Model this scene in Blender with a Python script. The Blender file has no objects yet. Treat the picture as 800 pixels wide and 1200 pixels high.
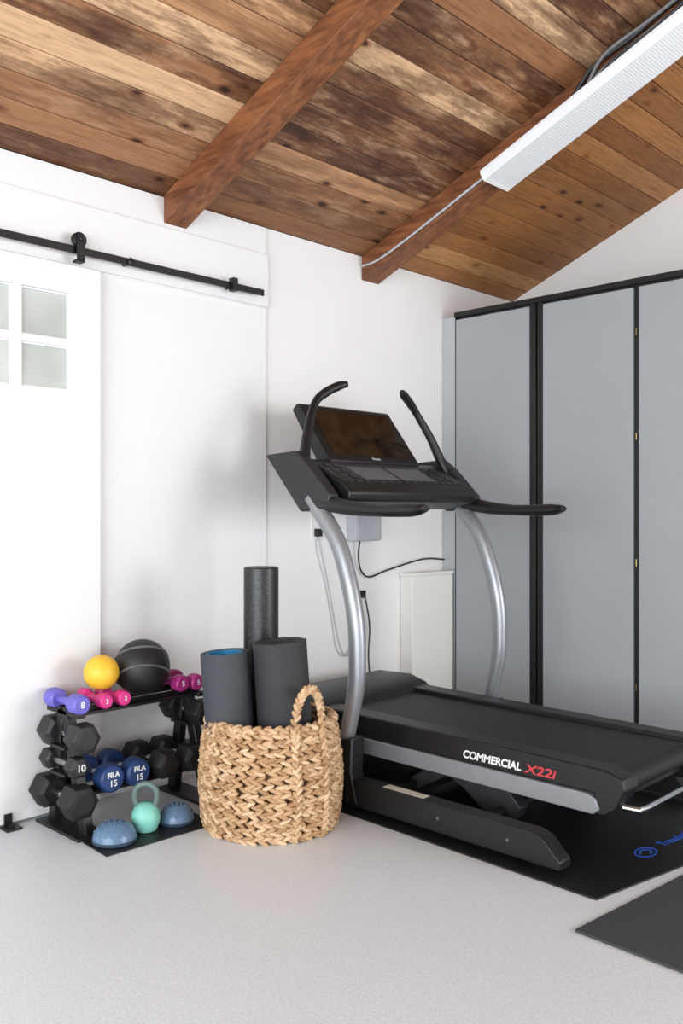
import bpy, bmesh, math, random
from mathutils import Vector, Matrix
random.seed(7)
SC = bpy.context.scene
COL = SC.collection

# ---------------------------------------------------------------- materials
def lin(c):
    return tuple(((v/255.0)/12.92 if v/255.0 <= 0.04045 else ((v/255.0+0.055)/1.055)**2.4) for v in c)+(1.0,)

class NT:
    def __init__(s, name):
        s.m = bpy.data.materials.new(name); s.m.use_nodes = True
        s.t = s.m.node_tree; s.b = s.t.nodes['Principled BSDF']
    def n(s, typ, **kw):
        nd = s.t.nodes.new(typ)
        for k, v in kw.items():
            if k.startswith('i_'):
                nd.inputs[k[2:].replace('_', ' ')].default_value = v
            else: setattr(nd, k, v)
        return nd
    def l(s, a, b): s.t.links.new(a, b)
    def obj(s, scale=(1,1,1)):
        tc = s.n('ShaderNodeTexCoord'); mp = s.n('ShaderNodeMapping')
        mp.inputs['Scale'].default_value = scale
        s.l(tc.outputs['Object'], mp.inputs['Vector']); return mp.outputs['Vector']
    def noise(s, vec, scale, detail=4, rough=.55):
        n = s.n('ShaderNodeTexNoise'); n.inputs['Scale'].default_value = scale
        n.inputs['Detail'].default_value = detail; n.inputs['Roughness'].default_value = rough
        s.l(vec, n.inputs['Vector']); return n.outputs['Fac']
    def ramp(s, fac, stops):
        r = s.n('ShaderNodeValToRGB'); e = r.color_ramp.elements
        e[0].position, e[0].color = stops[0]; e[1].position, e[1].color = stops[-1]
        for p, c in stops[1:-1]:
            x = e.new(p); x.color = c
        s.l(fac, r.inputs['Fac']); return r.outputs['Color']
    def mix(s, fac, a, b, mode='MIX'):
        m = s.n('ShaderNodeMix'); m.data_type = 'RGBA'; m.blend_type = mode
        for sock, v in ((m.inputs[0], fac), (m.inputs[6], a), (m.inputs[7], b)):
            if isinstance(v, (int, float)) or isinstance(v, tuple): sock.default_value = v
            else: s.l(v, sock)
        return m.outputs[2]
    def bump(s, h, strength, dist=.01):
        b = s.n('ShaderNodeBump'); b.inputs['Strength'].default_value = strength
        b.inputs['Distance'].default_value = dist
        s.l(h, b.inputs['Height']); s.l(b.outputs['Normal'], s.b.inputs['Normal'])

def mat(name, rgb, rough=.5, metal=0., var=.06, nscale=30, bump=0., bscale=200, spec=.5):
    t = NT(name); v = t.obj()
    c = lin(rgb)
    lo = tuple(x*(1-var) for x in c[:3])+(1,); hi = tuple(min(1, x*(1+var)) for x in c[:3])+(1,)
    col = t.ramp(t.noise(v, nscale), [(.3, lo), (.7, hi)])
    t.l(col, t.b.inputs['Base Color'])
    t.b.inputs['Roughness'].default_value = rough
    t.b.inputs['Metallic'].default_value = metal
    t.b.inputs['Specular IOR Level'].default_value = spec
    if bump: t.bump(t.noise(v, bscale, 2), bump, .002)
    return t.m

M = {}
M['wall'] = mat('painted_wall', (236,235,234), .7, var=.015, nscale=2, bump=.1, bscale=120)
M['door'] = mat('painted_door', (233,233,233), .5, var=.01)
M['black'] = mat('black_powder_coat', (14,14,15), .45)
M['plastic'] = mat('black_plastic', (18,18,20), .42, bump=.1, bscale=600)
M['plastic2'] = mat('charcoal_plastic', (36,37,40), .5, bump=.1, bscale=600)
M['silver'] = mat('silver_paint', (150,153,157), .35, .55, var=.03)
M['silver2'] = mat('rail_silver', (146,148,153), .4, .4, var=.03)
M['chrome'] = mat('chrome', (205,206,210), .15, 1.)
M['steel'] = mat('brushed_steel', (150,150,152), .3, 1.)
M['rubber'] = mat('black_rubber', (18,18,19), .6, bump=.3, bscale=400)
M['hexgrey'] = mat('hex_rubber', (34,35,37), .5, bump=.2, bscale=400)
M['beltm'] = mat('running_belt', (13,13,14), .55, bump=.3, bscale=500)
M['matblk'] = mat('vinyl_mat', (13,14,17), .5, var=.2, bump=.3, bscale=300)
M['matgrey'] = mat('foam_mat', (58,60,63), .75, var=.25, nscale=200, bump=.4, bscale=250)
M['cab'] = mat('cabinet_grey', (160,164,168), .5, var=.02, nscale=3)
M['cab2'] = mat('cabinet_filler', (180,185,188), .5, var=.02, nscale=3)
M['brass'] = mat('brass', (140,122,78), .3, 1.)
M['purple'] = mat('purple_vinyl', (104,98,190), .45)
M['pink'] = mat('pink_vinyl', (212,50,133), .45)
M['magenta'] = mat('magenta_vinyl', (162,40,120), .45)
M['blue'] = mat('navy_blue_vinyl', (32,60,110), .45)
M['yellow'] = mat('yellow_rubber', (240,190,54), .45)
M['ballblk'] = mat('ball_rubber', (26,26,28), .5, bump=.4, bscale=300)
M['ballgrey'] = mat('ball_stripe', (96,98,102), .5)
M['mint'] = mat('mint_vinyl', (130,203,188), .45)
M['sage'] = mat('sage_handle', (94,114,110), .4)
M['podblue'] = mat('slate_blue_rubber', (92,122,152), .3)
M['podbase'] = mat('pod_base', (48,66,86), .5)
M['white'] = mat('white_print', (235,235,235), .5)
M['red'] = mat('red_print', (200,60,64), .5)
M['bluep'] = mat('blue_print', (35,85,190), .5)
M['elec'] = mat('grey_pvc', (180,183,188), .5)
M['whitep'] = mat('white_plastic', (236,235,230), .45, var=.01)
M['cable'] = mat('dark_cable', (40,40,44), .5)
M['cableg'] = mat('grey_cable', (120,120,122), .5)
M['cyan'] = mat('cyan_mat', (25,120,165), .6)
M['btn'] = mat('console_grey', (95,97,100), .5)
M['label'] = mat('label_paper', (205,203,190), .5)

def screen_mat():
    t = NT('glossy_screen'); v = t.obj((1,1,1))
    c = t.ramp(t.noise(v, 9, 3), [(.35, lin((20,15,12))), (.55, lin((50,38,26))), (.7, lin((26,20,15)))])  # tan reflection on the dark display, painted in as brown mottling
    t.l(c, t.b.inputs['Base Color']); t.b.inputs['Roughness'].default_value = .12
    return t.m
M['screen'] = screen_mat()

def glass_mat():
    t = NT('pane_painted_reflection'); v = t.obj()
    t.l(t.ramp(t.noise(v, 3, 2), [(.3, lin((180,187,182))), (.7, lin((206,211,206)))]), t.b.inputs['Base Color'])  # pale grey-green reflection on the glass, painted into the base colour
    t.b.inputs['Roughness'].default_value = .12
    return t.m
M['pane'] = glass_mat()

def lens_mat():
    t = NT('ribbed_acrylic_lens'); v = t.obj()
    w = t.n('ShaderNodeTexWave'); w.bands_direction = 'X'; w.inputs['Scale'].default_value = 28
    t.l(v, w.inputs['Vector'])
    t.l(t.ramp(w.outputs['Fac'], [(0, lin((218,219,222))), (1, lin((238,238,240)))]), t.b.inputs['Base Color'])
    t.b.inputs['Roughness'].default_value = .35; t.bump(w.outputs['Fac'], .3, .003)
    return t.m
M['lens'] = lens_mat()

def rib_mat(name, rgb):
    t = NT(name); v = t.obj((1,1,1))
    w = t.n('ShaderNodeTexWave'); w.bands_direction = 'Z'; w.inputs['Scale'].default_value = 45
    t.l(v, w.inputs['Vector'])
    c = lin(rgb)
    t.l(t.ramp(w.outputs['Fac'], [(0, tuple(x*.86 for x in c[:3])+(1,)), (1, c)]), t.b.inputs['Base Color'])
    t.b.inputs['Roughness'].default_value = .7; t.bump(w.outputs['Fac'], .25, .002)
    return t.m
M['yoga1'] = rib_mat('yoga_mat_slate', (62,66,71))
M['yoga2'] = rib_mat('yoga_mat_graphite', (48,49,52))

def epp_mat():
    t = NT('speckled_epp_foam'); v = t.obj()
    vo = t.n('ShaderNodeTexVoronoi'); vo.inputs['Scale'].default_value = 100; t.l(v, vo.inputs['Vector'])
    t.l(t.ramp(vo.outputs['Distance'], [(0, lin((54,55,58))), (.45, lin((28,28,30))), (.75, lin((5,5,6)))]), t.b.inputs['Base Color'])
    t.b.inputs['Roughness'].default_value = .35; t.bump(vo.outputs['Distance'], -.9, .008)
    return t.m
M['epp'] = epp_mat()

def floor_mat():
    t = NT('speckled_epoxy_floor'); v = t.obj()
    a = t.noise(v, 240, 2, .7); b = t.noise(v, 90, 3, .6); c = t.noise(v, 1.2, 3)
    c1 = t.ramp(a, [(.36, lin((206,212,217))), (.5, lin((222,228,232))), (.68, lin((234,239,243)))])
    c2 = t.ramp(b, [(.35, lin((243,244,246))), (.65, (1,1,1,1))])
    c3 = t.ramp(c, [(.3, (.97,.97,.975,1)), (.7, (1,1,1,1))])
    m = t.mix(1., t.mix(1., c1, c2, 'MULTIPLY'), c3, 'MULTIPLY')
    t.l(m, t.b.inputs['Base Color']); t.b.inputs['Roughness'].default_value = .4
    t.bump(b, .03, .001)
    return t.m
M['floor'] = floor_mat()

def wood_ceiling():
    t = NT('rustic_pine_planks')
    at = t.n('ShaderNodeAttribute'); at.attribute_name = 'bcol'
    ofs = t.n('ShaderNodeVectorMath'); ofs.operation = 'MULTIPLY_ADD'
    tc = t.n('ShaderNodeTexCoord')
    t.l(at.outputs['Color'], ofs.inputs[0]); ofs.inputs[1].default_value = (13, 37, 5)
    t.l(tc.outputs['Object'], ofs.inputs[2])
    def mp(sc):
        m = t.n('ShaderNodeMapping'); m.inputs['Scale'].default_value = sc
        t.l(ofs.outputs[0], m.inputs['Vector']); return m.outputs['Vector']
    sep = t.n('ShaderNodeSeparateColor'); t.l(at.outputs['Color'], sep.inputs[0])
    base = t.ramp(sep.outputs[0], [(0., lin((116,76,50))), (.25, lin((156,108,72))), (.6, lin((198,150,108))), (1., lin((228,190,150)))])
    orange = t.ramp(sep.outputs[0], [(0., lin((162,106,52))), (.5, lin((196,136,74))), (1., lin((218,162,98)))])
    base = t.mix(sep.outputs[1], base, orange)
    g = t.noise(mp((26, 1.6, 1)), 3.0, 6, .65)
    base = t.mix(1., base, t.ramp(g, [(.25, (.50,.43,.38,1)), (.5, (.92,.9,.88,1)), (.75, (1.12,1.1,1.08,1))]), 'MULTIPLY')
    g2 = t.noise(mp((90, 4, 1)), 3.0, 3, .6)
    base = t.mix(1., base, t.ramp(g2, [(.3, (.80,.76,.72,1)), (.6, (1,1,1,1))]), 'MULTIPLY')
    pl = t.noise(mp((14, 2.6, 1)), 1.3, 6, .7)
    plf = t.n('ShaderNodeMath'); plf.operation = 'MULTIPLY'
    t.l(t.ramp(pl, [(.5, (0,0,0,1)), (.7, (.6,.6,.6,1))]), plf.inputs[0]); t.l(sep.outputs[2], plf.inputs[1])
    base = t.mix(plf.outputs[0], base, lin((222,184,146)))
    st = t.noise(mp((9, 1.7, 1)), 1.0, 8, .74)
    stf = t.ramp(st, [(.44, (0,0,0,1)), (.51, (.6,.6,.6,1)), (.62, (1,1,1,1))])
    sepm = t.n('ShaderNodeMath'); sepm.operation = 'MULTIPLY'
    t.l(stf, sepm.inputs[0]); t.l(sep.outputs[2], sepm.inputs[1])
    base = t.mix(sepm.outputs[0], base, t.mix(1., base, (.28,.21,.175,1), 'MULTIPLY'))
    vo = t.n('ShaderNodeTexVoronoi'); vo.inputs['Scale'].default_value = 1.0
    t.l(mp((9, 4.2, .01)), vo.inputs['Vector'])
    kr = t.ramp(vo.outputs['Distance'], [(0., (.10,.05,.03,1)), (.085, (.14,.07,.04,1)), (.12, (.6,.46,.36,1)), (.22, (1,1,1,1))])
    base = t.mix(1., base, kr, 'MULTIPLY')
    t.l(base, t.b.inputs['Base Color']); t.b.inputs['Roughness'].default_value = .62
    t.bump(g, .35, .004)
    return t.m
M['planks'] = wood_ceiling()

def beam_mat():
    t = NT('stained_timber_beam'); v = t.obj((2, 18, 18))
    g = t.noise(v, 2.2, 6, .65)
    c = t.ramp(g, [(.25, lin((72,40,22))), (.5, lin((134,82,48))), (.75, lin((168,110,68)))])
    st = t.noise(t.obj((2.5, 5, 5)), 1.6, 5, .6)
    c = t.mix(1., c, t.ramp(st, [(.3, (.58,.5,.45,1)), (.6, (1,1,1,1))]), 'MULTIPLY')
    t.l(c, t.b.inputs['Base Color']); t.b.inputs['Roughness'].default_value = .55
    t.bump(g, .5, .005)
    return t.m
M['beam'] = beam_mat()

def basket_mat():
    t = NT('water_hyacinth_weave')
    at = t.n('ShaderNodeAttribute'); at.attribute_name = 'bcol'
    sep = t.n('ShaderNodeSeparateColor'); t.l(at.outputs['Color'], sep.inputs[0])
    c = t.ramp(sep.outputs[0], [(0, lin((170,132,94))), (.5, lin((202,166,126))), (1, lin((226,198,162)))])
    n = t.noise(t.obj((60, 60, 160)), 2, 4)
    c = t.mix(1., c, t.ramp(n, [(.3, (.72,.67,.62,1)), (.6, (1,1,1,1))]), 'MULTIPLY')
    t.l(c, t.b.inputs['Base Color']); t.b.inputs['Roughness'].default_value = .6
    t.bump(n, .5, .003)
    return t.m
M['basket'] = basket_mat()
M['basket_in'] = mat('basket_inside', (112,84,56), .8)

# ---------------------------------------------------------------- mesh helpers
class B:
    def __init__(s): s.bm = bmesh.new(); s.mats = []
    def mi(s, k):
        if k not in s.mats: s.mats.append(k)
        return s.mats.index(k)
    def box(s, x0, x1, y0, y1, z0, z1, k, rot=None):
        i = s.mi(k); P = [Vector((x, y, z)) for x in (x0, x1) for y in (y0, y1) for z in (z0, z1)]
        if rot is not None:
            c = Vector(((x0+x1)/2, (y0+y1)/2, (z0+z1)/2)); P = [c+rot@(p-c) for p in P]
        v = [s.bm.verts.new(p) for p in P]
        for f in ((0,1,3,2),(4,6,7,5),(0,4,5,1),(2,3,7,6),(0,2,6,4),(1,5,7,3)):
            s.bm.faces.new([v[a] for a in f]).material_index = i
    def prism(s, pts, y0, y1, k, axis='y'):
        i = s.mi(k)
        if axis == 'y': f = lambda a, b, c: Vector((a, c, b))
        elif axis == 'x': f = lambda a, b, c: Vector((c, a, b))
        else: f = lambda a, b, c: Vector((a, b, c))
        A = [s.bm.verts.new(f(a, b, y0)) for a, b in pts]; C = [s.bm.verts.new(f(a, b, y1)) for a, b in pts]
        n = len(pts)
        fs = [s.bm.faces.new(A), s.bm.faces.new(C[::-1])]
        for j in range(n): fs.append(s.bm.faces.new([A[(j+1) % n], A[j], C[j], C[(j+1) % n]]))
        for q in fs: q.material_index = i
    def tube(s, pts, rad, k, seg=12, ref=(0,1,0), smooth=0, cap=True):
        i = s.mi(k); pts = [Vector(p) for p in pts]
        if not isinstance(rad, list): rad = [rad]*len(pts)
        rad = [r if isinstance(r, tuple) else (r, r) for r in rad]
        if smooth:
            P, R = [], []
            for a in range(len(pts)-1):
                p0 = pts[max(a-1, 0)]; p1 = pts[a]; p2 = pts[a+1]; p3 = pts[min(a+2, len(pts)-1)]
                for q in range(smooth):
                    u = q/smooth
                    P.append(.5*((2*p1)+(p2-p0)*u+(2*p0-5*p1+4*p2-p3)*u*u+(3*p1-p0-3*p2+p3)*u**3))
                    R.append(tuple(rad[a][w]*(1-u)+rad[a+1][w]*u for w in (0, 1)))
            P.append(pts[-1]); R.append(rad[-1]); pts, rad = P, R
        ref = Vector(ref); rings = []
        for a, p in enumerate(pts):
            t = (pts[min(a+1, len(pts)-1)]-pts[max(a-1, 0)]).normalized()
            r = ref if abs(t.dot(ref)) < .97 else Vector((1, 0, 0)) if abs(t.x) < .9 else Vector((0, 0, 1))
            b = (r-t*r.dot(t)).normalized(); n = t.cross(b)
            rings.append([s.bm.verts.new(p+n*math.cos(2*math.pi*j/seg)*rad[a][0]+b*math.sin(2*math.pi*j/seg)*rad[a][1]) for j in range(seg)])
        for a in range(len(rings)-1):
            for j in range(seg):
                s.bm.faces.new([rings[a][j], rings[a][(j+1) % seg], rings[a+1][(j+1) % seg], rings[a+1][j]]).material_index = i
        if cap:
            s.bm.faces.new(rings[0][::-1]).material_index = i; s.bm.faces.new(rings[-1]).material_index = i
    def lathe(s, prof, origin, axis, k, seg=32, ph=0.):
        i = s.mi(k); ax = Vector(axis).normalized(); o = Vector(origin)
        r = Vector((0, 0, 1)) if abs(ax.z) < .9 else Vector((1, 0, 0))
        b = (r-ax*r.dot(ax)).normalized(); n = ax.cross(b); rings = []
        for (rr, h) in prof:
            if rr < 1e-5: rings.append([s.bm.verts.new(o+ax*h)])
            else: rings.append([s.bm.verts.new(o+ax*h+(b*math.cos(2*math.pi*j/seg+ph)+n*math.sin(2*math.pi*j/seg+ph))*rr) for j in range(seg)])
        for a in range(len(rings)-1):
            A, C = rings[a], rings[a+1]
            for j in range(seg):
                j2 = (j+1) % seg
                if len(A) == 1 and len(C) == 1: continue
                if len(A) == 1: f = [A[0], C[j2], C[j]]
                elif len(C) == 1: f = [A[j], A[j2], C[0]]
                else: f = [A[j], A[j2], C[j2], C[j]]
                s.bm.faces.new(f).material_index = i
        if len(rings[0]) > 1: s.bm.faces.new(rings[0][::-1]).material_index = i
        if len(rings[-1]) > 1: s.bm.faces.new(rings[-1]).material_index = i
    def sphere(s, c, r, k, seg=32, rings=16, sc=(1,1,1)):
        i = s.mi(k)
        g = bmesh.ops.create_uvsphere(s.bm, u_segments=seg, v_segments=rings, radius=r)
        for v in g['verts']: v.co = Vector((v.co.x*sc[0], v.co.y*sc[1], v.co.z*sc[2]))+Vector(c)
        for f in {f for v in g['verts'] for f in v.link_faces}: f.material_index = i
    def done(s, name, parent=None, bevel=0., ang=35, seg=2):
        bmesh.ops.recalc_face_normals(s.bm, faces=s.bm.faces[:])
        me = bpy.data.meshes.new(name); s.bm.to_mesh(me); s.bm.free()
        for k in s.mats: me.materials.append(M[k])
        me.shade_smooth(); me.set_sharp_from_angle(angle=math.radians(ang))
        ob = bpy.data.objects.new(name, me); COL.objects.link(ob)
        if bevel:
            md = ob.modifiers.new('bevel', 'BEVEL'); md.width = bevel; md.segments = seg; md.limit_method = 'ANGLE'
            md.angle_limit = math.radians(40); md.harden_normals = False
        if parent: adopt(ob, parent)
        return ob

def adopt(ob, parent):
    ob.parent = parent; ob.matrix_parent_inverse = Matrix.Translation(-Vector(parent.location))

def empty(name, loc):
    e = bpy.data.objects.new(name, None); e.location = loc; e.empty_display_size = .1
    COL.objects.link(e); return e

def text(name, body, size, loc, rot, k, parent, ext=.0006, shear=0., bold=.012, sx=1.):
    cu = bpy.data.curves.new(name, 'FONT'); cu.body = body; cu.size = size; cu.extrude = ext
    cu.align_x = 'CENTER'; cu.align_y = 'CENTER'; cu.shear = shear; cu.offset = size*bold
    tmp = bpy.data.objects.new(name+'_c', cu); COL.objects.link(tmp)
    bpy.context.view_layer.update()
    me = bpy.data.meshes.new_from_object(tmp.evaluated_get(bpy.context.evaluated_depsgraph_get()))
    bpy.data.objects.remove(tmp)
    me.transform(Matrix.Diagonal((sx, 1, 1, 1)))
    me.materials.clear(); me.materials.append(M[k])
    ob = bpy.data.objects.new(name, me); COL.objects.link(ob)
    ob.location = loc; ob.rotation_euler = [math.radians(a) for a in rot]
    adopt(ob, parent); return ob

# ---------------------------------------------------------------- room
WZ = 2.58; SL = .406; YB = 5.03; RX = 3.4; X1 = 6.8; Y0 = -3.0
b = B(); b.box(-.1, X1, Y0, YB+.1, -.06, 0, 'floor'); b.done('floor')
b = B(); b.box(-.12, 0, Y0, YB, 0, WZ, 'wall'); b.done('wall_left')
b = B(); b.prism([(-.12, 0), (X1, 0), (X1, WZ), (RX, WZ+SL*RX-.0), (0, WZ), (-.12, WZ)], YB, YB+.12, 'wall'); b.done('wall_back')

def ceiling():
    bm = bmesh.new(); lay = bm.loops.layers.color.new('bcol')
    sl = math.atan(SL); L = RX/math.cos(sl); pw = .122
    def board(u0, u1, y0, y1, col, side):
        g = .0016; c = .004; h = .02
        prof = [(u0+g, h), (u0+g, c), (u0+g+c, 0), (u1-g-c, 0), (u1-g, c), (u1-g, h)]
        A, C = [], []
        for (u, w) in prof:
            x = u*math.cos(sl)-w*math.sin(sl); z = WZ+u*math.sin(sl)+w*math.cos(sl)
            if side: x = 2*RX-x
            A.append(bm.verts.new((x, y0+g, z))); C.append(bm.verts.new((x, y1-g, z)))
        n = len(prof); fs = [bm.faces.new(A), bm.faces.new(C[::-1])]
        for j in range(n): fs.append(bm.faces.new([A[(j+1) % n], A[j], C[j], C[(j+1) % n]]))
        for f in fs:
            for lp in f.loops: lp[lay] = col
    n = int(L/pw)+1
    for side in (0, 1):
        for i in range(n):
            u0 = i*pw; u1 = min(L, u0+pw)
            if u1-u0 < .02: continue
            if i % 3 == 1: bl = [Y0, .93, 2.325, 3.63, YB]
            elif i % 3 == 2: bl = [Y0, -.45, 2.325, 3.63, YB]
            else: bl = [Y0, -.45, .93, 2.325, 3.63, YB]
            for a, c in zip(bl[:-1], bl[1:]):
                back = a > 3.5
                r = random.random()
                stain = random.choice([.3, .8, 1., 1.]) if not back else random.choice([0, .25, .5])
                board(u0, u1, a, c, (r, (.85 if back else random.random()*.25), stain, 1), side)
    bmesh.ops.recalc_face_normals(bm, faces=bm.faces[:])
    me = bpy.data.meshes.new('ceiling'); bm.to_mesh(me); bm.free(); me.materials.append(M['planks'])
    ob = bpy.data.objects.new('ceiling', me); COL.objects.link(ob)
    d = B()
    for (xa, xb) in ((-.3, RX), (2*RX+.3, RX)):
        za = WZ+SL*(-.3); zb = WZ+SL*RX
        d.prism([(xa, za+.03), (xb, zb+.03), (xb, zb+.09), (xa, za+.09)], Y0, YB+.12, 'black')
    adopt(d.done('roof_deck'), ob)
ceiling()

def beam(y0, y1, dp, name):
    b = B()
    for flip in (0, 1):
        f = (lambda x: 2*RX-x) if flip else (lambda x: x)
        b.prism([(f(0), WZ), (f(RX), WZ+SL*RX), (f(RX), WZ+SL*RX-dp), (f(0), WZ-dp)], y0, y1, 'beam')
    return b.done(name, bevel=.006)
for i, (a, c, dp) in enumerate([(2.262, 2.385, .125), (3.555, 3.695, .13), (.86, .99, .125), (-.52, -.39, .125)]):
    beam(a, c, dp, 'ceiling_beam')

b = B(); b.box(0, .016, .6, 2.86, 2.18, 2.575, 'door'); b.box(.016, .03, .6, 2.86, 2.185, 2.44, 'door'); b.done('trim_1', bevel=.002)
b = B(); b.box(0, .014, .6, 2.86, .0, 2.18, 'door'); b.done('trim_2', bevel=.002)

D = empty('door_1', (.04, 1.4, 0))
b = B()
b.box(.018, .056, .95, 1.15, .012, 2.176, 'door'); b.box(.018, .056, 1.792, 1.925, .012, 2.176, 'door')
b.box(.018, .056, 1.15, 1.792, 2.062, 2.176, 'door'); b.box(.018, .056, 1.15, 1.792, .012, 1.672, 'door')
b.box(.02, .054, 1.15, 1.792, 1.848, 1.873, 'door')
for y in (1.348, 1.553): b.box(.022, .0538, y, y+.034, 1.66, 2.07, 'door')
b.done('door_panel', D)
b = B(); b.box(.028, .034, 1.14, 1.80, 1.66, 2.07, 'pane'); b.done('glass_panes', D)
b = B()
for (p, q) in ((1.151,1.3475), (1.3825,1.5525), (1.5875,1.791)):
    for (r, s_) in ((1.673,1.8475), (1.8735,2.061)):
        for e in ((p,p+.007,r,s_), (q-.007,q,r,s_), (p+.007,q-.007,r,r+.007), (p+.007,q-.007,s_-.007,s_)): b.box(.0345,.046,*e,'door')
b.done('glazing_beads', D)

T = empty('barn_door_track', (.07, 2, 2.23))
b = B(); b.box(.070, .078, .5, 2.79, 2.220, 2.250, 'black'); b.done('rail', T, bevel=.001)
b = B()
for y in (.8, 1.35, 2.05, 2.6):
    b.lathe([(.012, 0), (.012, .04)], (.03, y, 2.236), (1, 0, 0), 'black', 16)
    b.lathe([(.017, 0), (.017, .01), (.01, .014)], (.078, y, 2.236), (1, 0, 0), 'black', 6)
b.box(.066, .1, 2.585, 2.612, 2.208, 2.268, 'black')
b.done('standoffs', T)
b = B()
for y in (1.1, 1.815):
    b.lathe([(.02, 0), (.030, .002), (.030, .004), (.024, .007), (.024, .017), (.030, .02), (.030, .022), (.02, .024)], (.067, y, 2.276), (1, 0, 0), 'black', 28)
    b.box(.092, .098, y-.017, y+.017, 2.19, 2.295, 'black')
    b.box(.06, .098, y-.017, y+.017, 2.185, 2.195, 'black')
    b.lathe([(.012, 0), (.012, .008), (.007, .012)], (.098, y, 2.276), (1, 0, 0), 'black', 12)
b.done('hangers', T, bevel=.002)
b = B(); b.box(.06, .12, 1.50, 1.56, 0, .008, 'black'); b.box(.06, .066, 1.515, 1.545, 0, .05, 'black'); b.box(.08,.1,1.52,1.54,0,.02,'black'); b.done('door_floor_guide')

# ---------------------------------------------------------------- cabinets
C = empty('storage_cabinet', (1.5, 4.6, 0)); CY = 4.27; CT = 2.37
b = B(); b.box(.1, 3.0, CY+.012, YB-.01, 0, CT-.03, 'black'); b.done('carcass', C)
b = B(); b.box(.002, .098, CY+.005, YB-.01, 0, CT-.02, 'cab2'); b.done('filler_panel', C, bevel=.002)
b = B(); b.box(.098, 3.0, CY-.012, YB-.01, CT-.03, CT, 'black'); b.done('top_trim', C, bevel=.002)
b = B(); doors = [(.11,.612), (.70,1.222), (1.252,1.77), (1.86,2.38), (2.41,2.93)]
for (p, q) in doors: b.box(p, q, CY-.008, CY+.012, .08, CT-.045, 'cab')
b.done('doors', C, bevel=.0015)
b = B()
for (p, q) in ((.616,.652), (.662,.697), (1.775,1.81), (1.82,1.856)): b.box(p, q, CY-.004, CY+.012, 0, CT-.03, 'black')
b.box(.1, .108, CY-.004, CY+.012, 0, CT-.03, 'black')
b.done('stiles', C, bevel=.002)
b = B()
for x in (1.237, 2.395):
    for z in (.3, .93, 1.57, 2.1): b.tube([(x, CY-.002, z-.018), (x, CY-.002, z+.018)], .0035, 'brass', 8)
b.done('hinges', C)
b = B(); b.box(.002, .09, 3.88, 4.26, 0, .82, 'whitep'); b.box(.002, .1, 3.87, 4.262, .82, .838, 'whitep'); b.done('low_utility_cabinet', bevel=.004)

# ---------------------------------------------------------------- electrical
E = empty('electrical_junction_box', (.05, 3.5, 1.1))
b = B(); b.box(.001, .07, 3.44, 3.64, 1.03, 1.18, 'elec'); b.done('enclosure', E, bevel=.006)
b = B(); b.box(.07, .078, 3.445, 3.635, 1.035, 1.175, 'elec'); b.done('cover', E, bevel=.004)
b = B(); b.tube([(.04,3.5,1.03),(.03,3.5,.95),(.02,3.53,.87),(.02,3.6,.83),(.02,3.75,.86),(.03,4.05,.91),(.03,4.25,.9)], .005, 'cable', 8, smooth=6); b.done('black_cord', E)
O = empty('wall_outlet', (.01, 3.2, 1.1))
b = B(); b.box(.001, .008, 3.17, 3.25, 1.04, 1.16, 'whitep'); b.box(.008, .03, 3.19, 3.23, 1.06, 1.1, 'black'); b.done('plate', O, bevel=.002)
b = B(); b.tube([(.02,3.21,1.06),(.03,3.22,.98),(.02,3.28,.8),(.02,3.33,.6),(.03,3.36,.47),(.02,3.42,.42),(.02,3.47,.5),(.015,3.5,.7),(.012,3.52,.76)], .005, 'elec', 8, smooth=6)
b.tube([(.02,3.55,.76),(.03,3.57,.66),(.02,3.6,.55),(.03,3.58,.4),(.03,3.6,.2)], .0045, 'cable', 8, smooth=6); b.box(.001,.008,3.5,3.57,.7,.81,'whitep'); b.box(.008,.03,3.53,3.56,.72,.76,'black'); b.done('cords', O)

# ---------------------------------------------------------------- fluorescent light (off) under 2nd beam
LF = empty('fluorescent_light_fixture', (1.6, 3.58, 3.1))
def slope_prof(prof, x0, x1, k, name, dz=-.002, bevel=0):
    b = B(); i = b.mi(k); rings = []
    for x in (x0, x1):
        rings.append([b.bm.verts.new((x, y, WZ-.13+SL*x+z+dz)) for (y, z) in prof])
    n = len(prof)
    for j in range(n): b.bm.faces.new([rings[0][j], rings[0][(j+1) % n], rings[1][(j+1) % n], rings[1][j]]).material_index = i
    b.bm.faces.new(rings[0]); b.bm.faces.new(rings[1][::-1])
    return b.done(name, LF, bevel=bevel)
yc = 3.575
prof = [(yc-.13, -.008), (yc-.128, -.022), (yc-.10, -.046), (yc+.10, -.046), (yc+.128, -.022), (yc+.13, -.008)]
slope_prof(prof, .87, 2.09, 'lens', 'ribbed_lens')
slope_prof([(yc-.115, 0), (yc-.13, -.008), (yc+.13, -.008), (yc+.115, 0)], .87, 2.09, 'whitep', 'housing')
slope_prof([(y, z-.002 if z < -.02 else z) for (y, z) in prof], .862, .876, 'whitep', 'end_cap_1')
slope_prof([(y, z-.002 if z < -.02 else z) for (y, z) in prof], 2.084, 2.098, 'whitep', 'end_cap_2')
W = empty('electrical_cables', (1.8, 3.54, 3.2))
def cz(x, o): return WZ+SL*x-o
b = B()
for j, (dy, o, k) in enumerate([(.0, .025, 'cable'), (-.016, .04, 'cable'), (.0, .056, 'cableg'), (-.02, .03, 'cableg'), (-.012, .07, 'cable')]):
    pts = [(1.25+.03*j, 3.545+dy*.3, cz(1.25+.03*j, .120))]
    for q in range(9):
        x = 1.36+q*.2; pts.append((x+.03*j, 3.543+dy+random.uniform(-.008, .0), cz(x+.03*j, o)+random.uniform(-.01, .01)))
    b.tube(pts, .0085, k, 8, smooth=5)
b.done('cable_bundle', W)
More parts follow.
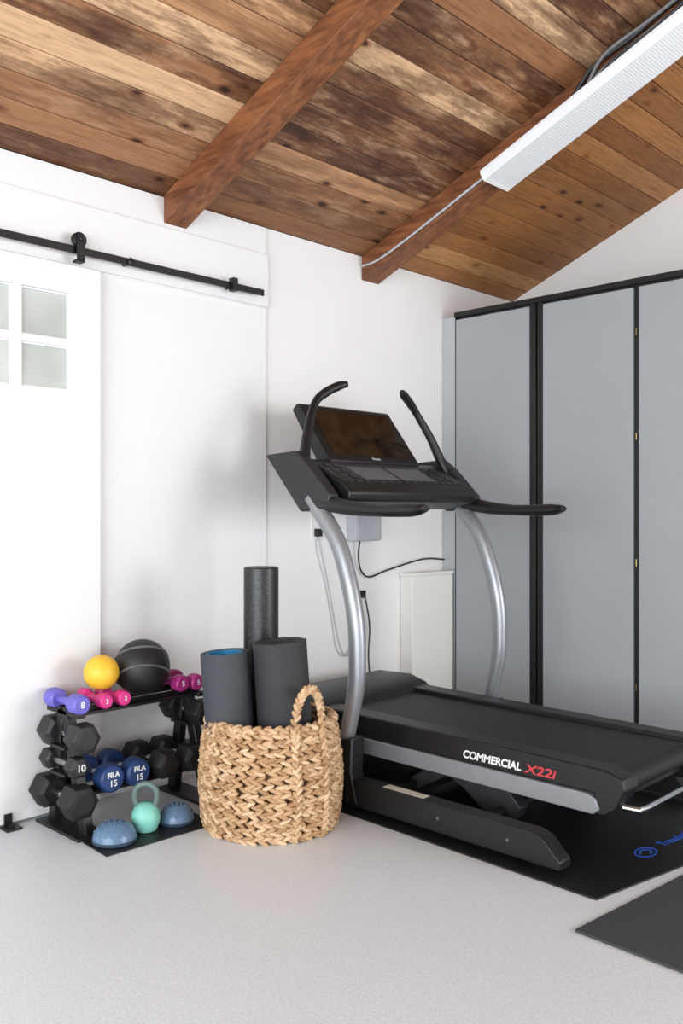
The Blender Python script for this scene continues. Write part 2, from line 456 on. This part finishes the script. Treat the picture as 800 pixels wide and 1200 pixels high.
b = B(); b.tube([(.01, 3.546, cz(.01, .06)), (.2, 3.546, cz(.2, .105)), (.8, 3.546, cz(.8, .112)), (1.27, 3.546, cz(1.27, .11))], .006, 'elec', 8, smooth=6); b.done('white_conduit', W)

# ---------------------------------------------------------------- treadmill
TR = empty('treadmill', (1.0, 3.1, 0)); YN, YF = 2.6, 3.6; YM = 3.1
b = B()
up = [(.80,.24), (.83,.36), (.856,.47), (.866,.574), (.858,.744), (.818,.913), (.745,1.084), (.60,1.25)]
for y in (YN, YF): b.tube([(x, y, z) for x, z in up], [(.03,.03), (.034,.03)]+[(.038,.032)]*5+[(.04,.03)], 'silver', 20, smooth=8)
b.done('curved_uprights', TR)
b = B()
for y in (YN, YF):
    b.prism([(.72,.03), (.90,.03), (.865,.15), (.87,.29), (.76,.27), (.745,.15)], y-.038, y+.038, 'plastic')
b.done('upright_boots', TR, bevel=.008)
b = B()
for y in (YN, YF):
    b.prism([(.335,1.44), (.53,1.45), (.60,1.40), (.74,1.26), (.72,1.205), (.56,1.19)], y-.028, y+.028, 'plastic2')
b.done('console_mast_fins', TR, bevel=.008)
b = B()
for s_, y0 in ((1, YN), (-1, YF)):
    f = lambda dy: y0+s_*dy
    b.tube([(.515,f(.31),1.768), (.495,f(.27),1.757), (.478,f(.20),1.72), (.475,f(.143),1.67), (.505,f(.075),1.555), (.54,f(.02),1.42), (.60,f(0),1.32), (.70,f(0),1.245)],
           [(.012,.012), (.021,.021), (.021,.021), (.018,.018), (.021,.021), (.026,.023), (.032,.025), (.036,.026)], 'plastic', 16, smooth=6)
    b.tube([(.55,f(0),1.30), (.64,f(0),1.245), (.78,f(0),1.212), (.95,f(0),1.197), (1.14,f(0),1.198), (1.20,f(0),1.203), (1.215,f(0),1.205)],
           [(.03,.02), (.038,.028), (.032,.03), (.025,.034), (.027,.036), (.018,.034), (.008,.024)], 'plastic', 16, smooth=6)
b.done('handlebars', TR)
b = B(); b.tube([(.62,YN,1.24), (.62,YF,1.24)], [(.035,.03), (.035,.03)], 'plastic', 12, ref=(1,0,0)); b.done('cross_bar', TR)
b = B()
b.prism([(.46,1.42), (.515,1.42), (.74,1.31), (.775,1.275), (.765,1.235), (.62,1.20), (.5,1.24), (.40,1.38)], YN+.06, YF-.06, 'plastic')
b.done('console_deck', TR, bevel=.012, seg=3)
b = B()
b.prism([(.27,1.66), (.30,1.69), (.325,1.685), (.53,1.42), (.52,1.385), (.46,1.38)], 2.79, 3.41, 'plastic')
b.done('screen_housing', TR, bevel=.01, seg=3)
def tilt_panel(bb, p, q, u0, u1, y0, y1, off, th, k):
    p = Vector((p[0], 0, p[1])); q = Vector((q[0], 0, q[1])); t = (q-p); n = Vector((-t.z, 0, t.x)).normalized()
    A = [(p+t*u+n*o) for u, o in ((u0, off-.004), (u1, off-.004), (u1, off+th), (u0, off+th))]
    bb.prism([(a.x, a.z) for a in A], y0, y1, k)
sA, sB = (.325,1.685), (.53,1.42)
b = B(); tilt_panel(b, sA, sB, .08, .9, 2.83, 3.37, 0, .0015, 'screen'); b.done('display_glass', TR)
cA, cB = (.515,1.42), (.74,1.31)
b = B()
tilt_panel(b, cA, cB, .30, .80, 2.83, 3.06, 0, .003, 'btn'); tilt_panel(b, cA, cB, .30, .80, 3.09, 3.32, 0, .003, 'btn')
b.done('control_panels', TR, bevel=.001)
b = B()
for i in range(16):
    y = 2.7+i*.052; tilt_panel(b, cA, cB, .86, .95, y, y+.034, 0, .004, 'plastic2')
for i in range(3):
    for y in (2.70, 2.76, 3.36, 3.43): tilt_panel(b, cA, cB, .2+i*.22, .33+i*.22, y, y+.04, 0, .004, 'plastic2')
b.done('buttons', TR, bevel=.001)
text('console_logo', 'fitness', .022, (.519, 3.1, 1.436), (90-38, 0, 90), 'elec', TR)

b = B(); b.box(.55, 1.86, 2.80, 3.40, .20, .295, 'plastic'); b.box(.5, 1.885, 2.845, 3.355, .295, .312, 'beltm')
b.lathe([(.030, 0), (.036, .004), (.036, .506), (.030, .51)], (1.885, 2.845, .275), (0, 1, 0), 'beltm', 24)
b.done('running_belt', TR)
b = B()
for (p, q) in ((2.75, 2.848), (3.352, 3.45)):
    b.prism([(.48,.24), (.48,.335), (1.86,.325), (1.925,.305), (1.935,.27), (1.90,.20), (1.86,.17), (1.82,.17), (1.82,.24)], p, q, 'plastic')
b.done('foot_rails', TR, bevel=.006)
b = B()
for y0, y1 in ((2.742, 2.80), (3.40, 3.458)):
    b.prism([(.40,.175), (.40,.24), (1.80,.237), (1.83,.225), (1.845,.19), (1.82,.17)], y0, y1, 'silver2')
b.done('silver_side_rails', TR, bevel=.004)
b = B(); b.prism([(.14,.12), (.12,.20), (.15,.33), (.22,.365), (.42,.372), (.52,.345), (.56,.31), (.56,.12)], 2.72, 3.48, 'plastic'); b.done('motor_hood', TR, bevel=.02, seg=4)
b = B(); b.tube([(1.9,2.80,.2), (1.95,2.82,.195), (1.955,2.86,.195), (1.955,3.34,.195), (1.95,3.38,.195), (1.9,3.40,.2)], .011, 'chrome', 12, ref=(0,0,1)); b.done('lift_handle', TR)
b = B()
for y in (YN, YF):
    b.prism([(.2,.022), (.2,.10), (.32,.125), (1.70,.125), (1.74,.11), (1.80,.05), (1.80,.022)], y-.035, y+.035, 'plastic')
    for x in (.3, 1.70): b.lathe([(.028,0), (.03,.003), (.03,.027), (.028,.03)], (x, y-.015, .037), (0,1,0), 'rubber', 20)
b.box(.24, .34, YN, YF, .04, .11, 'plastic'); b.box(.9, 1.0, YN, YF, .04, .10, 'plastic')
b.done('base_frame', TR, bevel=.006)
b = B()
for y in (2.80, 3.34):
    b.prism([(1.10,.18), (1.42,.18), (1.50,.10), (1.47,.05), (1.34,.05), (1.24,.12)], y, y+.06, 'plastic2')
    b.prism([(.9,.06), (1.0,.06), (1.25,.2), (1.12,.2)], y+.01, y+.05, 'plastic2')
b.tube([(1.42,2.62,.075), (1.42,3.58,.075)], .02, 'plastic', 12)
b.done('incline_linkage', TR, bevel=.004)
b = B(); b.box(1.02, 1.22, YN-.02, YN+.02, .1255, .1265, 'label'); b.done('warning_label', TR)
b = B()
for x in (1.30, 1.60): b.lathe([(.006,0), (.006,.003), (.004,.005)], (x, YN-.035, .075), (0,-1,0), 'btn', 12)
b.done('frame_bolts', TR)
text('side_lettering', 'COMMERCIAL', .040, (1.405, 2.7485, .270), (90,0,0), 'white', TR, shear=.15, bold=.03, sx=1.02)
text('side_lettering_red', 'X22i', .044, (1.612, 2.7485, .270), (90,0,0), 'red', TR, shear=.2, bold=.02, sx=1.45)

# mats
b = B(); b.prism([(.05,2.54), (1.965,2.50), (2.19,3.72), (.05,3.72)], 0, .006, 'matblk', axis='z'); m1 = b.done('treadmill_mat', bevel=.001)
text('mat_lettering', 'Treadmill Mat', .05, (1.93, 3.2, .0065), (0,0,82), 'bluep', m1)
b = B()
for k in range(2):
    for a in range(24):
        if k == 1 and a > 16: continue
        a0, a1 = 2*math.pi*a/24, 2*math.pi*(a+1)/24; r0, r1 = (.036,.043) if k == 0 else (.018,.026)
        b.prism([(1.905+r*math.cos(t)*.8, 2.96+r*math.sin(t)*1.3) for r, t in ((r0,a0), (r1,a0), (r1,a1), (r0,a1))], .0058, .0068, 'bluep', axis='z')
b.done('mat_logo', m1)
b = B(); b.prism([(2.02,2.272), (3.2,2.235), (3.26,3.6), (2.155,3.6)], 0, .008, 'matgrey', axis='z'); b.done('exercise_floor_mat', bevel=.001)

# ---------------------------------------------------------------- basket
BX, BY, BH = .72, 2.27, .405
K = empty('woven_basket', (BX, BY, 0))
def br(z):
    u = z/BH; return .238+.028*math.sin(math.pi*min(1, u*.85+.12))-.002*u
def lobes(items, name, parent, segs=10, rgs=6):
    vs, fs, cols = [], [], []
    for (c, ax, bx, cx, L, H, T, col) in items:
        o = len(vs)
        for i in range(rgs+1):
            th = math.pi*i/rgs
            for j in range(segs):
                ph = 2*math.pi*j/segs
                p = c+ax*(L*math.cos(th))+bx*(H*math.sin(th)**.8*math.cos(ph))+cx*(T*math.sin(th)**.8*math.sin(ph))
                vs.append(p); cols.append(col)
        for i in range(rgs):
            for j in range(segs):
                j2 = (j+1) % segs; fs.append((o+i*segs+j, o+i*segs+j2, o+(i+1)*segs+j2, o+(i+1)*segs+j))
    me = bpy.data.meshes.new(name); me.from_pydata([tuple(v) for v in vs], [], fs)
    at = me.color_attributes.new('bcol', 'FLOAT_COLOR', 'POINT')
    for i, c in enumerate(cols): at.data[i].color = (c, c, c, 1)
    me.materials.append(M['basket']); me.shade_smooth()
    ob = bpy.data.objects.new(name, me); COL.objects.link(ob); adopt(ob, parent)
items = []; rows = 13; rh = BH/rows; N = 44
for r in range(rows):
    for half in (0, 1):
        z = rh*(r+.31+.38*half)
        for i in range(N):
            a = 2*math.pi*(i+.5*half+.37*r)/N+random.uniform(-.03,.03)
            R = br(z)+random.uniform(-.003,.003)
            c = Vector((BX+R*math.cos(a), BY+R*math.sin(a), z+random.uniform(-.0012,.0012)))
            out = Vector((math.cos(a), math.sin(a), 0)); tn = Vector((-math.sin(a), math.cos(a), 0))
            tilt = math.radians(20)*(1 if half else -1)+random.uniform(-.14,.14)
            ax = (tn*math.cos(tilt)+Vector((0,0,1))*math.sin(tilt)); ax = (ax+out*.22).normalized()
            bx = out.cross(ax).normalized(); cx = ax.cross(bx)
            items.append((c, ax, bx, cx, .027+random.uniform(-.003,.004), .0088+random.uniform(-.001,.001), .014, random.random()))
lobes(items, 'woven_wall', K)
def braid(path, name, n, w=.014, outf=None):
    its = []; L = len(path)-1
    for i in range(n):
        u = (i+.5)/n*L; a = int(min(L-1, math.floor(u))); p = path[a].lerp(path[a+1], u-a)
        t = (path[a+1]-path[a]).normalized(); o = outf(p)
        o = (o-t*o.dot(t)).normalized(); s_ = t.cross(o)
        sg = 1 if i % 2 else -1
        ax = (t*.8+s_*.6*sg).normalized(); bx = o.cross(ax).normalized()
        its.append((p+s_*sg*w*.35, ax, bx, o, w*1.45, w*.62, w*.75, random.random()))
    lobes(its, name, K)
def handle(ang0, name):
    path = []; hw = .24
    def pt(a, z, e=.014): R = br(min(z, BH))+e; return Vector((BX+R*math.cos(a), BY+R*math.sin(a), z))
    for z in [i*.04+.01 for i in range(10)]: path.append(pt(ang0-hw, z))
    for q in range(13):
        t = math.pi*q/12; path.append(pt(ang0-hw*math.cos(t), .385+.16*math.sin(t)**.8))
    for z in [.37-i*.04 for i in range(10)]: path.append(pt(ang0+hw, z))
    braid(path, name, 96, .0140, lambda p: Vector((p.x-BX, p.y-BY, 0)).normalized())
vd = math.atan2(-.717, .697)
handle(vd+math.radians(38), 'handle_1'); handle(vd+math.radians(218), 'handle_2')
rim = [Vector((BX+(br(BH)+.0)*math.cos(t), BY+(br(BH))*math.sin(t), BH)) for t in [2*math.pi*i/48 for i in range(49)]]
braid(rim, 'rim', 76, .016, lambda p: Vector((p.x-BX, p.y-BY, .6)).normalized())
b = B(); b.lathe([(0,.004), (.225,.004), (.238,.1), (.25,.22), (.242,BH-.01), (.236,BH-.01), (.243,.22), (.232,.1), (.22,.016), (0,.016)], (BX,BY,0), (0,0,1), 'basket_in', 48); b.done('basket_lining', K)

b = B(); b.lathe([(0,0), (.066,0), (.07,.004), (.07,.896), (.066,.90), (.03,.90), (.028,.88), (0,.88)], (.594,2.328,.07), (0,0,1), 'epp', 40); b.done('foam_roller')
def matroll(name, base, top, r_out, th, turns, k, ph=4.2):
    b = B(); i = b.mi(k); base, top = Vector(base), Vector(top); ax = (top-base).normalized()
    n = Vector((1,0,0)); n = (n-ax*n.dot(ax)).normalized(); m = ax.cross(n); seg = int(turns*36); rows_ = []
    for j in range(seg+1):
        a = 2*math.pi*turns*j/seg+ph; ro = r_out-(th*1.12)*turns*(1-j/seg); ri = ro-th
        d = n*math.cos(a)+m*math.sin(a)
        rows_.append([b.bm.verts.new(base+d*ri), b.bm.verts.new(base+d*ro), b.bm.verts.new(top+d*ro), b.bm.verts.new(top+d*ri)])
    for A, C_ in zip(rows_[:-1], rows_[1:]):
        for q in range(4): b.bm.faces.new([A[q], A[(q+1)%4], C_[(q+1)%4], C_[q]]).material_index = i
    b.bm.faces.new(rows_[0]); b.bm.faces.new(rows_[-1][::-1])
    return b.done(name)
matroll('rolled_yoga_mat', (.672,2.135,.03), (.640,2.104,.66), .095, .006, 2.2, 'yoga1', 1.2)
matroll('rolled_yoga_mat', (.815,2.285,.03), (.780,2.257,.70), .105, .007, 4.5, 'yoga2')
matroll('rolled_yoga_mat', (.668,2.132,.05), (.637,2.104,.658), .077, .006, 2.6, 'cyan')

# ---------------------------------------------------------------- dumbbell rack
R_ = empty('dumbbell_rack', (.2, 1.95, 0))
b = B()
for y in (1.69, 2.24):
    b.prism([(.08,.0), (.40,.0), (.40,.012), (.08,.012)], y-.06, y+.06, 'black')
    b.prism([(.33,.01), (.385,.01), (.235,.455), (.19,.455)], y-.018, y+.018, 'black')
    b.prism([(.10,.01), (.15,.01), (.215,.455), (.175,.455)], y-.018, y+.018, 'black')
    for z, h in ((.115,.02), (.425,.02)): b.box(.09, .32, y-.018, y+.018, z, z+h, 'black')
for z in (.125, .43):
    for x in (.13, .29): b.box(x-.018, x+.018, 1.67, 2.26, z, z+.012, 'black'); b.box(x-.018, x-.012, 1.67, 2.26, z, z+.03, 'black')
for y, zs in ((1.69, (.215, .315)), (2.24, (.215, .315))):
    for z in zs: b.box(.16, .27, y-.045, y+.045, z-.012, z, 'black')
b.done('frame', R_, bevel=.003)

def dumbbell(xc, y, z, L, r, hl, sides, kh, kb, label=None, axis='x', lk='white', hr=.014, brand=None):
    e = empty('dumbbell', (xc, y, z)); b = B()
    ax = Vector((1,0,0)) if axis == 'x' else Vector((0,1,0)); c = Vector((xc, y, z))
    b.tube([c-ax*(L/2-hl+.005), c, c+ax*(L/2-hl+.005)], [hr, hr*1.15, hr], kb, 16, ref=(0,0,1)); b.done('grip', e)
    b = B()
    pr = [(r*.72,0), (r*.93,hl*.12), (r,hl*.25), (r,hl*.78), (r*.9,hl*.92), (r*.6,hl)] if sides < 10 else [(r*.8,0), (r*.97,hl*.12), (r,hl*.3), (r,hl*.7), (r*.95,hl*.9), (r*.8,hl)]
    b.lathe(pr, c+ax*(L/2-hl), ax, kh, sides, math.pi/sides); b.lathe(pr, c-ax*(L/2-hl), -ax, kh, sides, math.pi/sides)
    b.done('heads', e, ang=25, bevel=.002 if sides < 10 else 0)
    fx = c+ax*(L/2+.0005)
    if brand:
        text('maker_mark', brand, r*.5, fx+Vector((0,0,r*.3)), (90,0,90), lk, e, bold=.03)
        text('weight_mark', label, r*.62, fx-Vector((0,0,r*.3)), (90,0,90), lk, e, bold=.02)
    elif label: text('weight_mark', label, r*.85, fx, (90,0,90), lk, e, bold=.02)
dumbbell(.21,1.69,.475,.24,.038,.07,12,'purple','purple','8')
dumbbell(.22,1.69,.352,.30,.062,.095,6,'hexgrey','chrome')
dumbbell(.215,1.675,.247,.26,.042,.07,6,'hexgrey','steel','10')
dumbbell(.228,1.665,.128,.32,.068,.105,6,'rubber','chrome')
dumbbell(.235,1.80,.185,.25,.054,.07,24,'blue','chrome','15',brand='FILA')
dumbbell(.235,1.915,.185,.25,.054,.07,24,'blue','chrome','15',brand='FILA')
dumbbell(.235,2.045,.19,.29,.060,.10,6,'rubber','chrome')
dumbbell(.235,2.17,.19,.29,.058,.10,6,'rubber','chrome')
dumbbell(.215,2.24,.36,.28,.058,.09,6,'rubber','chrome')
dumbbell(.215,2.152,.488,.20,.034,.055,12,'magenta','magenta','5')
dumbbell(.215,2.228,.483,.20,.034,.055,12,'magenta','magenta','5')
dumbbell(.23,1.795,.472,.19,.029,.055,12,'pink','pink','3')
dumbbell(.23,1.875,.472,.19,.029,.055,12,'pink','pink','3')
b = B(); b.sphere((.215,1.835,.564), .068, 'yellow', 40, 24); b.done('yellow_exercise_ball')
MBL = empty('medicine_ball', (.215,2.02,.562))
b = B(); b.sphere((.215,2.02,.562), .112, 'ballblk', 48, 28); b.done('ball', MBL)
b = B()
for tz in (-.35, .35):
    rr = math.sqrt(.1135**2-(.1135*tz)**2); ax = Vector((-.5,.25,.83)).normalized()
    h = .1135*tz
    b.lathe([(rr*1.02,h-.006), (rr*1.0+.0006,h), (rr*.98+.001,h+.006), (rr*.9,h+.006), (rr*.9,h-.006)], (.215,2.02,.562), ax, 'ballgrey', 64)
b.done('stripes', MBL)

b = B(); b.prism([(.41,1.645), (.585,1.635), (.60,2.10), (.41,2.11)], 0, .005, 'matblk', axis='z'); b.done('small_floor_mat')
def pod(x, y, r):
    e = empty('balance_pod', (x, y, 0)); b = B()
    b.lathe([(r*.97,.006), (r,.009), (r,.016), (r*.97,.018), (r*.9,.018)], (x,y,0), (0,0,1), 'podbase', 40); b.done('base', e)
    b = B()
    b.lathe([(r*.97,.0175), (r*.93,.036), (r*.8,.053), (r*.6,.066), (r*.35,.074), (0,.077)], (x,y,0), (0,0,1), 'podblue', 40); b.done('dome', e)
    b = B()
    for ring, (f, z) in enumerate(((.9,.040), (.74,.057), (.52,.069), (.28,.0752), (0,.077))):
        n = max(1, int(22*f))
        for i in range(n):
            a = 2*math.pi*(i+.5*(ring % 2))/n; b.sphere((x+r*f*math.cos(a), y+r*f*math.sin(a), z), .0032, 'podblue', 8, 6)
    b.done('nubs', e)
pod(.482,1.730,.080); pod(.482,2.0,.068)
KB = empty('kettlebell', (.462,1.868,0))
b = B(); kx, ky = .472,1.868
b.lathe([(.034,.005), (.040,.008), (.050,.028), (.054,.05), (.052,.07), (.042,.092), (.026,.106), (0,.11)], (kx,ky,0), (0,0,1), 'mint', 36); b.done('bell', KB)
b = B(); rr = [Vector((.717,.697,0))*a+Vector((kx,ky,z)) for a, z in ((-.026,.085), (-.040,.115), (-.040,.15), (-.022,.172), (0,.177), (.022,.172), (.040,.15), (.040,.115), (.026,.085))]
b.tube(rr, .0115, 'sage', 14, ref=(-.697,.717,0), smooth=6); b.done('handle', KB)

# ---------------------------------------------------------------- light
w = bpy.data.worlds.new('World'); SC.world = w; w.use_nodes = True
bg = w.node_tree.nodes['Background']; bg.inputs['Color'].default_value = (.89,.95,1,1); bg.inputs['Strength'].default_value = 1.95
def area(name, loc, tgt, sx, sy, en, col=(1,1,1)):
    l = bpy.data.lights.new(name, 'AREA'); l.shape = 'RECTANGLE'; l.size = sx; l.size_y = sy; l.energy = en; l.color = col
    o = bpy.data.objects.new(name, l); COL.objects.link(o); o.location = loc
    o.rotation_euler = (Vector(tgt)-Vector(loc)).to_track_quat('-Z', 'Y').to_euler()
area('window_light', (6.4, 3.9, 1.5), (0, 2.2, 1.1), 1.8, 1.8, 118, (.97,.985,1))
area('garage_door_light', (3.0, -2.9, 1.3), (1.8, 3, .8), 5, 2.2, 225, (.93,.965,1))

# ---------------------------------------------------------------- camera
cd = bpy.data.cameras.new('camera'); cam = bpy.data.objects.new('camera', cd); COL.objects.link(cam)
cam.location = (3.305, 0, 1.2); cam.rotation_euler = (math.pi/2, 0, math.atan2(.697,.717))
cd.sensor_width = 36; cd.lens = 31.26; cd.shift_y = -.0025; cd.clip_start = .05
SC.camera = cam
SC.view_settings.view_transform = 'Standard'
SC.view_settings.exposure = 0
